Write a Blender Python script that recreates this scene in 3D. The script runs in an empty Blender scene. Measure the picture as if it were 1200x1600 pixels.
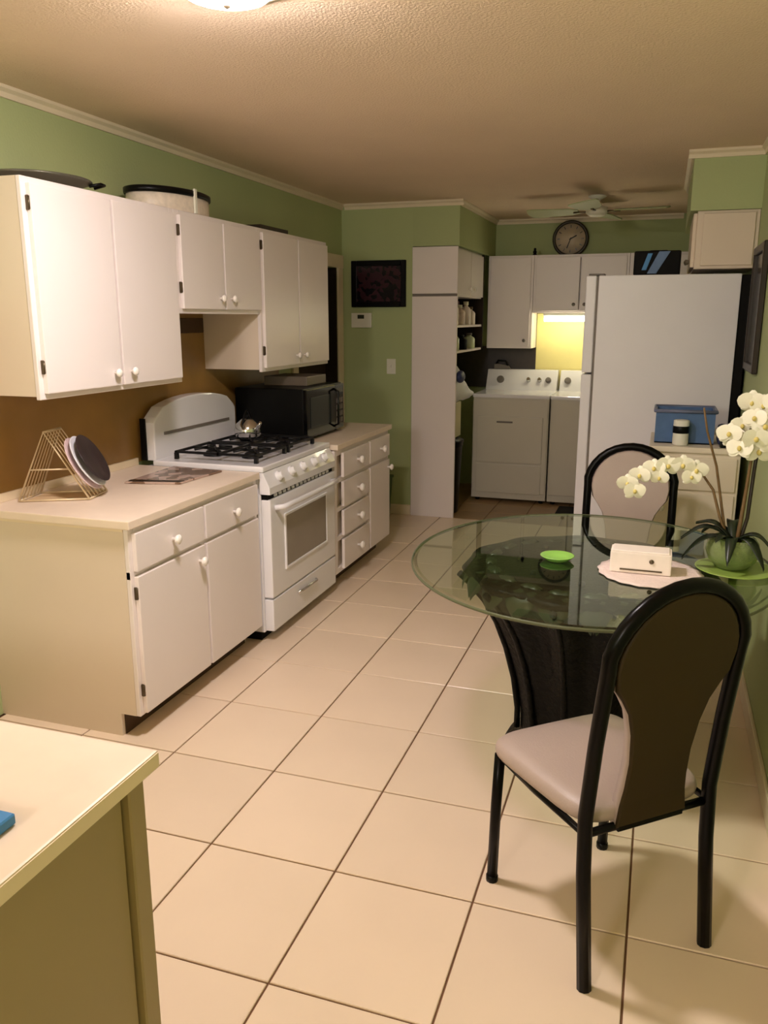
import bpy, bmesh, math, random
from mathutils import Vector, Matrix
PI = math.pi
random.seed(7)
S = bpy.context.scene
COL = S.collection

# ---------------------------------------------------------------- camera
F_PX = 1279.0
PITCH = math.atan(303/1279.0); YAW = math.atan(440/math.hypot(1279, 303))
cd = bpy.data.cameras.new('camera'); cam = bpy.data.objects.new('camera', cd); COL.objects.link(cam)
cam.location = (0, 0, 1.6)
cam.rotation_euler = (PI/2 - PITCH, 0, YAW)
cd.sensor_fit = 'VERTICAL'; cd.sensor_height = 36.0; cd.lens = F_PX/1600*36.0
cd.clip_start = 0.02
S.camera = cam
# ---------------------------------------------------------------- world / exposure
w = bpy.data.worlds.new('world'); S.world = w; w.use_nodes = True
w.node_tree.nodes['Background'].inputs[0].default_value = (1.0, 0.92, 0.82, 1)
w.node_tree.nodes['Background'].inputs[1].default_value = 0.15
S.view_settings.view_transform = 'Standard'; S.view_settings.look = 'None'
S.view_settings.gamma = 1.0; S.view_settings.use_curve_mapping = False
S.view_settings.exposure = 0.05
LAMP_MAIN = 200.0        # emission of the dome lamp's glass
LAMP_FILL = 125.0       # W, unseen fill light added behind the camera
LAMP_TUBE = 15.0         # emission of the tube in the laundry
l = bpy.data.lights.new('fill_light', 'POINT'); l.energy = LAMP_FILL; l.color = (1.0, 0.92, 0.89); l.shadow_soft_size = 0.28
lo = bpy.data.objects.new('fill_light', l); COL.objects.link(lo); lo.location = (-1.25, -1.9, 2.05)

# ---------------------------------------------------------------- materials
def hexc(r, g, b):
    f = lambda c: ((c/255+0.055)/1.055)**2.4 if c > 10 else c/255/12.92
    return (f(r), f(g), f(b), 1)
M = {}
def mat(name, rgb, rough=0.5, metal=0.0, var=0.04, scale=6.0, bump=0.0, bscale=60.0, emit=0.0, coat=0.0, spec=0.5):
    m = bpy.data.materials.new(name); m.use_nodes = True
    nt = m.node_tree; N = nt.nodes; K = nt.links
    b = N['Principled BSDF']; c = hexc(*rgb)
    b.inputs['Roughness'].default_value = rough; b.inputs['Metallic'].default_value = metal
    b.inputs['Specular IOR Level'].default_value = spec
    b.inputs['Coat Weight'].default_value = coat
    tc = N.new('ShaderNodeTexCoord')
    n = N.new('ShaderNodeTexNoise'); n.inputs['Scale'].default_value = scale; n.inputs['Detail'].default_value = 4
    K.new(tc.outputs['Object'], n.inputs['Vector'])
    mx = N.new('ShaderNodeMix'); mx.data_type = 'RGBA'
    mx.inputs[6].default_value = tuple(min(1, v*(1-var*2)) for v in c[:3])+(1,)
    mx.inputs[7].default_value = tuple(min(1, v*(1+var*2)) for v in c[:3])+(1,)
    K.new(n.outputs['Fac'], mx.inputs[0]); K.new(mx.outputs[2], b.inputs['Base Color'])
    if bump > 0:
        n2 = N.new('ShaderNodeTexNoise'); n2.inputs['Scale'].default_value = bscale; n2.inputs['Detail'].default_value = 3
        K.new(tc.outputs['Object'], n2.inputs['Vector'])
        bp = N.new('ShaderNodeBump'); bp.inputs['Strength'].default_value = bump; bp.inputs['Distance'].default_value = 0.01
        K.new(n2.outputs['Fac'], bp.inputs['Height']); K.new(bp.outputs[0], b.inputs['Normal'])
    if emit > 0:
        b.inputs['Emission Color'].default_value = c; b.inputs['Emission Strength'].default_value = emit
    M[name] = m
    return m
mat('wall_green', (176, 188, 136), 0.7, var=0.05, scale=1.5, bump=0.12, bscale=90)
mat('ceiling_paint', (238, 214, 188), 0.9, var=0.05, scale=1.2, bump=0.6, bscale=110)
mat('trim_paint', (232, 218, 190), 0.5)
mat('cab_white', (240, 230, 226), 0.33, var=0.02, scale=2.0)
mat('cab_cream', (226, 210, 190), 0.4, var=0.03, scale=2.0)
mat('counter', (236, 218, 198), 0.35, var=0.04, scale=12)
mat('panel_shaded', (160, 142, 100), 0.5, var=0.03, scale=2)  # shade on the near counter's side panel, put into its base colour
mat('counter_edge', (240, 222, 192), 0.4)
mat('backsplash', (156, 118, 62), 0.3, var=0.14, scale=5.0)
mat('kick', (74, 52, 28), 0.7)
mat('grout', (116, 82, 56), 0.9, bump=0.2)
mat('tile_brown', (168, 138, 98), 0.4, var=0.08, scale=4)
mat('enamel', (240, 238, 240), 0.18, var=0.01, coat=0.3)
mat('enamel_fridge', (232, 230, 234), 0.35, var=0.015, bump=0.05, bscale=250)
mat('gap_grey', (120, 112, 104), 0.6)
mat('black', (6, 6, 6), 0.35, var=0.02, spec=0.18)
mat('black_gloss', (5, 5, 6), 0.12, spec=0.25)
mat('black_matte', (11, 9, 8), 0.65, spec=0.15)
mat('iron', (12, 12, 13), 0.45, spec=0.3)
mat('oven_glass', (150, 140, 128), 0.12)
mat('chrome', (205, 205, 205), 0.15, metal=1.0)
mat('hinge', (96, 84, 66), 0.35, metal=0.8)
mat('knob_white', (246, 240, 232), 0.2)
mat('chair_fabric', (172, 154, 144), 0.42, var=0.04, bump=0.1, bscale=200)
mat('chair_back', (54, 42, 20), 0.6, var=0.08, scale=3, spec=0.2)
mat('chair_metal', (5, 4, 4), 0.28, spec=0.14)
mat('ped', (9, 8, 7), 0.4, var=0.3, scale=25, bump=0.5, bscale=60, spec=0.12)
mat('ped_leaf', (40, 50, 30), 0.4, var=0.3, scale=30)
mat('dish_green', (150, 205, 96), 0.25)
mat('lace', (240, 220, 212), 0.6, var=0.05, scale=60, bump=0.5, bscale=120)
mat('napkin', (250, 236, 226), 0.6, var=0.03, scale=30)
mat('petal', (250, 244, 222), 0.5, var=0.04, scale=30)
mat('petal_core', (226, 206, 120), 0.5)
mat('leaf_dark', (34, 44, 28), 0.35, var=0.2, scale=12)
mat('stem', (104, 78, 40), 0.6, var=0.15, scale=30)
mat('blue', (74, 106, 150), 0.4, var=0.15, scale=20)
mat('blue_dark', (44, 52, 92), 0.5, var=0.2, scale=20)
mat('blue_bright', (60, 130, 190), 0.5)
mat('cart_white', (236, 224, 200), 0.45)
mat('clock_face', (206, 190, 166), 0.5, var=0.06, scale=20)
mat('clock_rim', (50, 42, 24), 0.35)
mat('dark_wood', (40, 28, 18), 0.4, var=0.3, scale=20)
mat('fan_green', (168, 176, 130), 0.5)
mat('plastic_white', (232, 230, 214), 0.4)
mat('lcd', (60, 62, 44), 0.3)
mat('bin_green', (62, 84, 30), 0.5)
mat('rack_wire', (226, 206, 170), 0.35, metal=0.3)
mat('plate_dark', (44, 30, 34), 0.3, var=0.2, scale=40)
mat('plate_pink', (222, 196, 196), 0.3, var=0.15, scale=50)
mat('doily', (212, 182, 140), 0.7)
mat('red_dark', (96, 34, 26), 0.5)
mat('cloth_white', (232, 232, 238), 0.8, var=0.03, scale=10, bump=0.3, bscale=20)
mat('box_cream', (216, 206, 168), 0.6)
mat('jar_pale', (196, 206, 168), 0.3)
mat('washer', (206, 200, 184), 0.3, var=0.015)
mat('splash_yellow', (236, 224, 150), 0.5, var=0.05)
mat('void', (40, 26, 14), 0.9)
mat('lamp_glass', (255, 242, 242), 0.4, emit=LAMP_MAIN)
mat('tube_glow', (255, 246, 214), 0.4, emit=LAMP_TUBE)
mat('box_floral', (228, 214, 196), 0.4, var=0.12, scale=45)

def mat_tile():
    m = mat('tile', (238, 216, 190), 0.3, var=0.03, scale=3, bump=0.04, bscale=30)
    nt = m.node_tree; N = nt.nodes; K = nt.links
    b = N['Principled BSDF']; mx = next(n for n in N if n.type == 'MIX')
    oi = N.new('ShaderNodeObjectInfo')
    hs = N.new('ShaderNodeHueSaturation')
    mr = N.new('ShaderNodeMapRange'); mr.inputs[3].default_value = 0.955; mr.inputs[4].default_value = 1.03
    K.new(oi.outputs['Random'], mr.inputs[0]); K.new(mr.outputs[0], hs.inputs['Value'])
    K.new(mx.outputs[2], hs.inputs['Color']); K.new(hs.outputs[0], b.inputs['Base Color'])
mat_tile()
def mat_picture(name, c0, c1, c2, scale):
    m = mat(name, c0, 0.2); nt = m.node_tree; N = nt.nodes; K = nt.links
    b = N['Principled BSDF']; tc = N.new('ShaderNodeTexCoord')
    v = N.new('ShaderNodeTexVoronoi'); v.inputs['Scale'].default_value = scale
    K.new(tc.outputs['Object'], v.inputs['Vector'])
    r = N.new('ShaderNodeValToRGB'); K.new(v.outputs['Color'], r.inputs[0])
    r.color_ramp.elements[0].color = hexc(*c0); r.color_ramp.elements[1].color = hexc(*c2)
    e = r.color_ramp.elements.new(0.5); e.color = hexc(*c1); r.color_ramp.interpolation = 'CONSTANT'
    K.new(r.outputs[0], b.inputs['Base Color'])
mat_picture('poster', (24, 20, 26), (62, 36, 44), (88, 84, 96), 34)
mat_picture('board_print', (120, 92, 72), (186, 160, 146), (92, 60, 44), 22)
mat_picture('print_dark', (22, 20, 18), (50, 40, 24), (36, 40, 30), 8)
def mat_glass():
    m = bpy.data.materials.new('table_glass'); m.use_nodes = True; nt = m.node_tree; N = nt.nodes; K = nt.links
    N.remove(N['Principled BSDF'])
    t = N.new('ShaderNodeBsdfTransparent'); t.inputs[0].default_value = (0.90, 0.95, 0.87, 1)
    g = N.new('ShaderNodeBsdfGlossy'); g.inputs['Roughness'].default_value = 0.02; g.inputs[0].default_value = (0.9, 1, 0.88, 1)
    fr = N.new('ShaderNodeFresnel'); fr.inputs[0].default_value = 1.5
    mr = N.new('ShaderNodeMath'); mr.operation = 'MULTIPLY'; mr.inputs[1].default_value = 1.6; mr.use_clamp = True
    mx = N.new('ShaderNodeMixShader')
    ge = N.new('ShaderNodeNewGeometry'); iv = N.new('ShaderNodeMath'); iv.operation = 'SUBTRACT'; iv.inputs[0].default_value = 1.0
    m2 = N.new('ShaderNodeMath'); m2.operation = 'MULTIPLY'      # reflect once, at the outer faces only
    K.new(ge.outputs['Backfacing'], iv.inputs[1]); K.new(mr.outputs[0], m2.inputs[0]); K.new(iv.outputs[0], m2.inputs[1])
    K.new(fr.outputs[0], mr.inputs[0]); K.new(m2.outputs[0], mx.inputs[0]); K.new(t.outputs[0], mx.inputs[1]); K.new(g.outputs[0], mx.inputs[2])
    K.new(mx.outputs[0], N['Material Output'].inputs[0]); M['table_glass'] = m
    m = bpy.data.materials.new('bowl_glass'); m.use_nodes = True; nt = m.node_tree; N = nt.nodes; K = nt.links
    b = N['Principled BSDF']; b.inputs['Base Color'].default_value = hexc(206, 222, 160); b.inputs['Roughness'].default_value = 0.08
    b.inputs['Transmission Weight'].default_value = 0.75; b.inputs['IOR'].default_value = 1.3
    M['bowl_glass'] = m
mat_glass()
mat('glass_edge', (92, 96, 70), 0.3, spec=0.3)

# ---------------------------------------------------------------- mesh helpers
class B:
    def __init__(s, off=(0, 0, 0)):
        s.bm = bmesh.new(); s.off = Vector(off); s.smooth = []
    def box(s, x0, x1, y0, y1, z0, z1, bev=0.0, seg=1, rot=None, pivot=None):
        x0, x1 = sorted((x0, x1)); y0, y1 = sorted((y0, y1)); z0, z1 = sorted((z0, z1))
        r = bmesh.ops.create_cube(s.bm, size=1)
        vs = r['verts']
        for v in vs:
            v.co = Vector(((x0+x1)/2+v.co.x*(x1-x0), (y0+y1)/2+v.co.y*(y1-y0), (z0+z1)/2+v.co.z*(z1-z0)))
        if bev > 0:
            es = list({e for v in vs for e in v.link_edges})
            rr = bmesh.ops.bevel(s.bm, geom=es, offset=bev, segments=seg, affect='EDGES', profile=0.7)
            vs = list({v for f in rr['faces'] for v in f.verts} | {v for v in vs if v.is_valid})
        if rot is not None:
            bmesh.ops.rotate(s.bm, verts=vs, cent=Vector(pivot), matrix=rot)
        return s
    def tube(s, pts, r, n=8, closed=False, flat=1.0):
        pts = [Vector(p) for p in pts]; m = len(pts); rings = []
        up = None
        for i, p in enumerate(pts):
            if closed: t = pts[(i+1) % m]-pts[i-1]
            else: t = pts[min(i+1, m-1)]-pts[max(i-1, 0)]
            t.normalize()
            if up is None:
                a = Vector((0, 0, 1)) if abs(t.z) < 0.9 else Vector((0, 1, 0))
                up = (a - t*a.dot(t)).normalized()
            else: up = (up - t*up.dot(t)).normalized()
            sd = t.cross(up)
            rr = r[i] if isinstance(r, (list, tuple)) else r
            rings.append([s.bm.verts.new(p + (up*math.cos(2*PI*k/n)*flat + sd*math.sin(2*PI*k/n))*rr) for k in range(n)])
        for i in range(m if closed else m-1):
            a, b = rings[i], rings[(i+1) % m]
            for k in range(n):
                f = s.bm.faces.new((a[k], a[(k+1) % n], b[(k+1) % n], b[k])); f.smooth = True
        if not closed:
            s.bm.faces.new(rings[0][::-1]); s.bm.faces.new(rings[-1])
        return s
    def lathe(s, prof, c=(0, 0, 0), n=32, sx=1.0, sy=1.0, axis='z', mod=None):
        c = Vector(c); rings = []
        for (r, h) in prof:
            ring = []
            for k in range(n):
                a = 2*PI*k/n; rr = max(r, 1e-4)*(mod(a, h) if mod else 1)
                p = (rr*math.cos(a)*sx, rr*math.sin(a)*sy, h)
                if axis == 'x': p = (p[2], p[0], p[1])
                if axis == 'y': p = (p[0], -p[2], p[1])
                ring.append(s.bm.verts.new(c+Vector(p)))
            rings.append(ring)
        for i in range(len(rings)-1):
            a, b = rings[i], rings[i+1]
            for k in range(n):
                f = s.bm.faces.new((a[k], a[(k+1) % n], b[(k+1) % n], b[k])); f.smooth = True
        s.bm.faces.new(rings[0][::-1]); s.bm.faces.new(rings[-1])
        return s
    def prism(s, poly, axis, a0, a1, bev=0.0):
        # poly: 2D points; axis: which axis is extruded; x -> (y,z), y -> (x,z), z -> (x,y)
        def P(p, a):
            return {'x': (a, p[0], p[1]), 'y': (p[0], a, p[1]), 'z': (p[0], p[1], a)}[axis]
        v0 = [s.bm.verts.new(P(p, a0)) for p in poly]; v1 = [s.bm.verts.new(P(p, a1)) for p in poly]
        n = len(poly)
        fs = [s.bm.faces.new(v0[::-1]), s.bm.faces.new(v1)]
        for k in range(n):
            fs.append(s.bm.faces.new((v0[k], v0[(k+1) % n], v1[(k+1) % n], v1[k])))
        bmesh.ops.recalc_face_normals(s.bm, faces=fs)
        if bev > 0:
            es = list({e for f in fs[:2] for e in f.edges})
            bmesh.ops.bevel(s.bm, geom=es, offset=bev, segments=2, affect='EDGES', profile=0.7)
        return s
    def ball(s, c, rx, ry=None, rz=None, u=12, v=8):
        ry = ry or rx; rz = rz or rx
        r = bmesh.ops.create_uvsphere(s.bm, u_segments=u, v_segments=v, radius=1)
        for q in r['verts']:
            q.co = Vector((c[0]+q.co.x*rx, c[1]+q.co.y*ry, c[2]+q.co.z*rz))
            for f in q.link_faces: f.smooth = True
        return s
    def build(s, name, m, parent=None, loc=None):
        off = s.off
        bmesh.ops.recalc_face_normals(s.bm, faces=s.bm.faces)
        for v in s.bm.verts: v.co -= off
        me = bpy.data.meshes.new(name); s.bm.to_mesh(me); s.bm.free()
        me.materials.append(M[m] if isinstance(m, str) else m)
        o = bpy.data.objects.new(name, me); COL.objects.link(o)
        if parent is not None: o.parent = parent
        else: o.location = loc if loc is not None else off
        return o
def tag(o, label, cat, group=None, kind=None):
    o['label'] = label; o['category'] = cat
    if group: o['group'] = group
    if kind: o['kind'] = kind
    return o
def thing(name, label, cat, loc, group=None, rz=0.0):
    o = bpy.data.objects.new(name, None); COL.objects.link(o); o.location = loc; o.rotation_euler = (0, 0, rz)
    o.empty_display_size = 0.1
    return tag(o, label, cat, group)
def struct(o): o['kind'] = 'structure'; return o
def kids(o): return [c for c in bpy.data.objects if c.parent == o]
def dup(o, parent=None):
    c = o.copy(); COL.objects.link(c)
    if parent is not None: c.parent = parent
    for k in kids(o): dup(k, c)
    return c

ZC = 2.47; XL = -2.49; XR = 0.44; YB = 6.38; YE = 7.84; XP = -1.90; XS = -1.53; YN = -3.4
# ================================================================ STRUCTURE
fl = struct(B().box(XL-.1, XR+.1, YN-.1, YE+.1, -0.10, -0.006).build('floor', 'grout'))
PX, PY = 0.417, 0.4437
def tile_mesh(name, sx, sy, m):
    b = B(); b.box(-sx/2, sx/2, -sy/2, sy/2, -0.006, 0.0, 0.0)
    top = [f for f in b.bm.faces if f.normal.z > .9]
    b.bm.normal_update()
    es = [e for e in b.bm.edges if all(v.co.z > -0.001 for v in e.verts)]
    bmesh.ops.bevel(b.bm, geom=es, offset=0.002, segments=1, affect='EDGES')
    return b.build(name, m, fl)
gx = [0.022+PX*i for i in range(-7, 2)]
gy = [1.967+PY*i for i in range(-8, 11)]
protos = {}
def put_tile(xa, xb, ya, yb, m, g=0.006):
    xa = max(xa, XL); xb = min(xb, XR)
    if xb-xa < 0.03 or yb-ya < 0.03: return
    sx, sy = round(xb-xa-g, 4), round(yb-ya-g, 4)
    key = (sx, sy, m)
    if key not in protos:
        o = tile_mesh('tile', sx, sy, m); protos[key] = o
    else:
        o = protos[key].copy(); COL.objects.link(o); o.parent = fl
    o.location = ((xa+xb)/2, (ya+yb)/2, 0)
for i in range(-1, len(gx)):
    xa = gx[i] if i >= 0 else gx[0]-PX
    xb = gx[i+1] if i+1 < len(gx) else gx[-1]+PX
    for j in range(len(gy)-1):
        ya, yb = gy[j], min(gy[j+1], YB)
        put_tile(xa, xb, ya, yb, 'tile')
for i in range(8):
    for j in range(5):
        xa = XP+0.305*i; ya = YB+0.01+0.29*j
        put_tile(xa, xa+0.305, ya, ya+0.29, 'tile_brown', 0.005)

struct(B((0, 3, ZC)).box(XL-.1, XR+.1, YN-.1, YE+.1, ZC, ZC+.1).build('ceiling', 'ceiling_paint'))
b = B((XL, 3, 0)); DY0, DY1, DZ = 5.46, 6.255, 1.985
b.box(XL-.1, XL, YN-.1, DY0, 0, ZC).box(XL-.1, XL, DY1, YB, 0, ZC).box(XL-.1, XL, DY0, DY1, DZ, ZC)
wl = struct(b.build('wall_left', 'wall_green'))
struct(B((XR, 3, 0)).box(XR, XR+.1, YN-.1, YE+.1, 0, ZC).build('wall_right', 'wall_green'))
struct(B((-2.2, YB, 0)).box(XL-.1, XP, YB, YB+.1, 0, ZC).build('wall_back', 'wall_green'))
struct(B((XP, 7, 0)).box(XP-.1, XP, YB+.1, YE+.1, 0, ZC).build('wall_laundry_side', 'wall_green'))
struct(B((0, YE, 0)).box(XP, XR, YE, YE+.1, 0, ZC).build('wall_laundry_back', 'wall_green'))
struct(B((0, YN, 0)).box(XL, XR, YN-.1, YN, 0, ZC).build('wall_front', 'wall_green'))
struct(B((-1.7, 7.1, 2.14)).box(XP, XS, YB, YE, 2.14, ZC).build('wall_soffit', 'wall_green'))
struct(B((-0.5, 7.7, 2.14)).box(XS, XR, 7.81, YE, 2.14, ZC).build('wall_soffit_back', 'wall_green'))
sf = struct(B((0.27, 5.5, 2.16)).box(0.085, XR, 4.97, 6.3, 2.165, ZC).build('wall_soffit_right', 'wall_green'))
# crown: small moulding strips
def crown(name, x0, y0, x1, y1, nx, ny, h=0.042, d=0.03):
    # n = direction into the room
    b = B(((x0+x1)/2, (y0+y1)/2, ZC-h))
    prof = [(0, ZC-h), (d*.35, ZC-h), (d*.5, ZC-h*.55), (d, ZC-h*.3), (d, ZC), (0, ZC)]
    if nx: b.prism([(x0+nx*p, z) for p, z in prof], 'y', y0, y1)
    else: b.prism([(y0+ny*p, z) for p, z in prof], 'x', x0, x1)
    return struct(b.build(name, 'trim_paint'))
crown('trim_1', XL, YN, XL, YB, 1, 0)
crown('trim_2', XL+.03, YB, XS+.03, YB, 0, -1)
crown('trim_3', XS, YB, XS, 7.81, 1, 0)
crown('trim_4', XS, 7.81, 0.085, 7.81, 0, -1)
crown('trim_5', 0.055, 4.97, XR, 4.97, 0, -1)
crown('trim_6', 0.085, 4.97, 0.085, 6.3, -1, 0)
crown('trim_7', XR, YN, XR, 4.97, -1, 0)
struct(B((-2.2, YB, 0)).box(XL, XP-.002, YB-.014, YB, 0, 0.085, .003).build('baseboard_back', 'trim_paint'))
struct(B((XR, 2, 0)).box(XR-.014, XR, YN, 4.9, 0, 0.085, .003).build('baseboard_right', 'trim_paint'))
# doorway in the left wall
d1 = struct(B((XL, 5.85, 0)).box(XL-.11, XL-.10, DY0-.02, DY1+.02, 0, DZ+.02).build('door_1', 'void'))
b = B((XL, 5.85, 0)); b.box(XL, XL+.018, DY1, DY1+.10, 0, DZ+.10, .004)
b.box(XL, XL+.018, DY0-.09, DY0, 0, DZ+.10, .004)
b.build('door_casing', 'trim_paint', d1)
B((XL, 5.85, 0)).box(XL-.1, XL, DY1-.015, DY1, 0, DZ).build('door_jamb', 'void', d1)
B((XL, 5.85, 0)).box(XL, XL+.02, DY0-.1, DY1+.11, DZ, DZ+.10, .004).build('door_header', 'trim_paint', d1)

# backsplash on the left wall
bs = struct(B((XL, 3.5, .9)).box(XL, XL+.008, 2.0, 5.15, .89, 1.66).build('backsplash', 'backsplash'))
B((XL, 3.5, .9)).box(XL+.008, XL+.02, 3.40, 4.17, 1.52, 1.60, .003).build('splash_strip', 'kick', bs)  # thin dark strip below the short upper cabinet

# ================================================================ CABINET BUILDERS
def knob_x(off, x, y, z, parent, s=1.0):
    return B(off).lathe([(0.006*s, 0), (0.006*s, .012*s), (0.016*s, .018*s), (0.018*s, .026*s), (0.010*s, .032*s), (0, .033*s)], (x, y, z), 14, axis='x').build('knob', 'knob_white', parent)
def front_x(off, parent, name, xf, y0, y1, z0, z1, m='cab_white', knob=None, hinge=None, th=0.019):
    # a slab door / drawer front facing +x with a lipped edge
    d = B(off).box(xf, xf+th, y0, y1, z0, z1, .004, 2).build(name, m, parent)
    if knob: knob_x(off, xf+th, knob[0], knob[1], d, knob[2] if len(knob) > 2 else 1.0)
    if hinge is not None:
        for hz in (z0+.07, z1-.09):
            h = B(off); h.box(xf-.001, xf+.012, hinge-.006, hinge+.004, hz, hz+.05, .002)
            h.tube([(xf+.012, hinge-.003, hz+.003), (xf+.012, hinge-.003, hz+.047)], .004, 6)
            h.build('hinge', 'hinge', d)
    return d
XU = -2.12
def upper(label, y0, y1, z0, z1, near_side=True, kn=None):
    off = Vector(((XL+XU)/2, (y0+y1)/2, z0))
    t = thing('upper_cabinet', label, 'cabinet', off, 'upper cabinets on the left wall')
    b = B(off); b.box(XL, XU-.019, y0+.001, y1-.001, z0+.012, z1)
    b.build('body', 'cab_cream', t)
    f = B(off)   # face frame
    f.box(XU-.019, XU, y0, y0+.035, z0, z1, .002).box(XU-.019, XU, y1-.035, y1, z0, z1, .002)
    f.box(XU-.019, XU, y0+.035, y1-.035, z0, z0+.035, .002).box(XU-.019, XU, y0+.035, y1-.035, z1-.035, z1, .002)
    ym = (y0+y1)/2
    f.box(XU-.019, XU, ym-.02, ym+.02, z0+.035, z1-.035, .002)
    f.build('face_frame', 'cab_white', t)
    g = .022
    front_x(off, t, 'door', XU, y0+g, ym-.007, z0+g, z1-g, 'cab_white', (ym-.055, z0+.075), y0+g)
    front_x(off, t, 'door', XU, ym+.007, y1-g, z0+g, z1-g, 'cab_white', (ym+.055, z0+.075), y1-g+.004)
    return t
upper('wide white upper cabinet nearest the camera above the wire rack', 2.425, 3.365, 1.31, 2.075)
upper('short white upper cabinet above the stove', 3.367, 4.185, 1.62, 2.075)
upper('tall white upper cabinet farthest along the wall above the microwave', 4.187, 5.15, 1.305, 2.075)

def base(label, xf, y0, y1, ztop, group, end_notch=True):
    off = Vector(((XL+xf)/2, (y0+y1)/2, 0))
    t = thing('base_cabinet', label, 'cabinet', off, group)
    b = B(off)
    b.prism([(XL, 0), (xf-.09, 0), (xf-.09, .095), (xf-.019, .095), (xf-.019, ztop), (XL, ztop)], 'y', y0, y0+.018)
    b.prism([(XL, 0), (xf-.09, 0), (xf-.09, .095), (xf-.019, .095), (xf-.019, ztop), (XL, ztop)], 'y', y1-.018, y1)
    b.box(XL, xf-.02, y0+.018, y1-.018, .095, ztop)
    b.build('body', 'cab_cream', t)
    B(off).box(xf-.10, xf-.085, y0+.018, y1-.018, 0, .095).build('toe_kick', 'kick', t)
    return t, off
def frame_x(off, t, xf, y0, y1, z0, z1, cuts_y=(), cuts_z=()):
    f = B(off); f.box(xf-.019, xf, y0, y0+.035, z0, z1, .002).box(xf-.019, xf, y1-.035, y1, z0, z1, .002)
    f.box(xf-.019, xf, y0+.035, y1-.035, z0, z0+.035, .002).box(xf-.019, xf, y0+.035, y1-.035, z1-.035, z1, .002)
    for c in cuts_y: f.box(xf-.019, xf, c-.018, c+.018, z0+.035, z1-.035, .002)
    for (ya, yb, c) in cuts_z: f.box(xf-.018, xf-.001, ya, yb, c-.014, c+.014)
    return f.build('face_frame', 'cab_white', t)
# --- near base cabinet
XF = -1.815; y0, y1 = 2.455, 3.475
t, off = base('cream base cabinet nearest the camera left of the stove', XF, y0, y1, .848, 'base cabinets along the left wall')
ym = (y0+y1)/2
frame_x(off, t, XF, y0, y1, .095, .848, (ym,), ((y0, y1, .665),))
for (a, c, ky, hg) in ((y0+.02, ym-.008, .5, y0+.02), (ym+.008, y1-.02, .5, y1-.016)):
    front_x(off, t, 'drawer', XF, a, c, .678, .825, 'cab_white', ((a+c)/2, .745, 1.15))
front_x(off, t, 'door', XF, y0+.02, ym-.008, .105, .658, 'cab_white', (ym-.06, .60, 1.15), y0+.02)
front_x(off, t, 'door', XF, ym+.008, y1-.02, .105, .658, 'cab_white', None, None)
B(off).box(XL+.05, XF-.019, y0-.004, y0, .835, .848).build('end_strip', 'counter_edge', t)
def countertop(label, x1, y0, y1, z, th=.032):
    off = ((XL+x1)/2, (y0+y1)/2, z-th)
    t = thing('countertop', label, 'countertop', off)
    B(off).box(XL+.009, x1, y0, y1, z-th, z, .004, 2).build('slab', 'counter', t)
    B(off).box(XL+.009, XL+.022, y0, y1, z, z+.035, .002).build('upstand', 'counter_edge', t)
    return t
countertop('cream laminate countertop holding the wire rack left of the stove', XF+.022, 2.435, 3.475, .88)
# --- far base cabinet
XG = -1.765; y0, y1 = 4.365, 5.36
t, off = base('narrow-drawer base cabinet beyond the stove by the green wall', XG, y0, y1, .848, 'base cabinets along the left wall')
yc = 4.93
frame_x(off, t, XG, y0, y1, .095, .848, (yc,), ((y0, y1, .665), (y0, yc, .49), (y0, yc, .31)))
for (za, zb) in ((.11, .295), (.32, .475), (.50, .652), (.678, .825)):
    front_x(off, t, 'drawer', XG, y0+.10, yc-.015, za, zb, 'cab_white', ((y0+.10+yc)/2, (za+zb)/2, 1.4))
front_x(off, t, 'drawer', XG, yc+.012, y1-.022, .678, .825, 'cab_white', ((yc+y1)/2, .75, 1.4))
front_x(off, t, 'door', XG, yc+.012, y1-.022, .11, .652, 'cab_white', (y1-.06, .60, 1.2), y1-.018)
countertop('cream countertop under the microwave beyond the stove', XG+.022, 4.365, 5.38, .885)

# ================================================================ NEAR COUNTER (bottom left)
NX = -.792
off = Vector((-1.6, .1, 0))
t = thing('base_cabinet', 'olive-shaded counter cabinet with plain end panel in the bottom left corner', 'cabinet', off)
B(off).box(XL+.002, NX-.012, -.9, 1.02, .0, .846).build('body', 'cab_cream', t)
B(off).box(NX-.012, NX, -.9, 1.00, .0, .846).build('side_panel', 'panel_shaded', t)
B(off).box(NX-.012, NX+.012, 1.008, 1.05, .0, .846, .003).build('corner_post', 'panel_shaded', t)
off = Vector((-1.6, .1, .848))
t = thing('countertop', 'cream countertop in the bottom left corner of the photo', 'countertop', off)
B(off).box(XL+.002, NX+.022, -.92, 1.082, .848, .88, .005, 2).build('slab', 'counter', t)
B(off).box(NX+.020, NX+.0235, -.92, 1.08, .851, .877).build('edge_band', 'counter_edge', t)
o = B((-.90, .80, .88)).box(-.97, -.845, .775, .835, .8805, .899, .007, 3).build('sponge', 'blue_bright')
tag(o, 'bright blue sponge at the left edge on the nearest counter', 'sponge')

# ================================================================ GAS RANGE
RY0, RY1 = 3.497, 4.345; RX = -1.775; off = Vector((-2.1, 3.92, 0))
t = thing('gas_range', 'white gas range with curved backguard and black grates', 'stove', off)
B(off).box(-2.44, RX-.03, RY0, RY1, .05, .872, .004).build('body', 'enamel', t)
B(off).box(-2.40, RX-.06, RY0+.02, RY1-.02, .0, .05).build('plinth', 'black_matte', t)
b = B(off); b.box(-2.40, RX-.01, RY0-.004, RY1+.004, .872, .902, .012, 3)
ct = b.build('cooktop', 'enamel', t)
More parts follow.
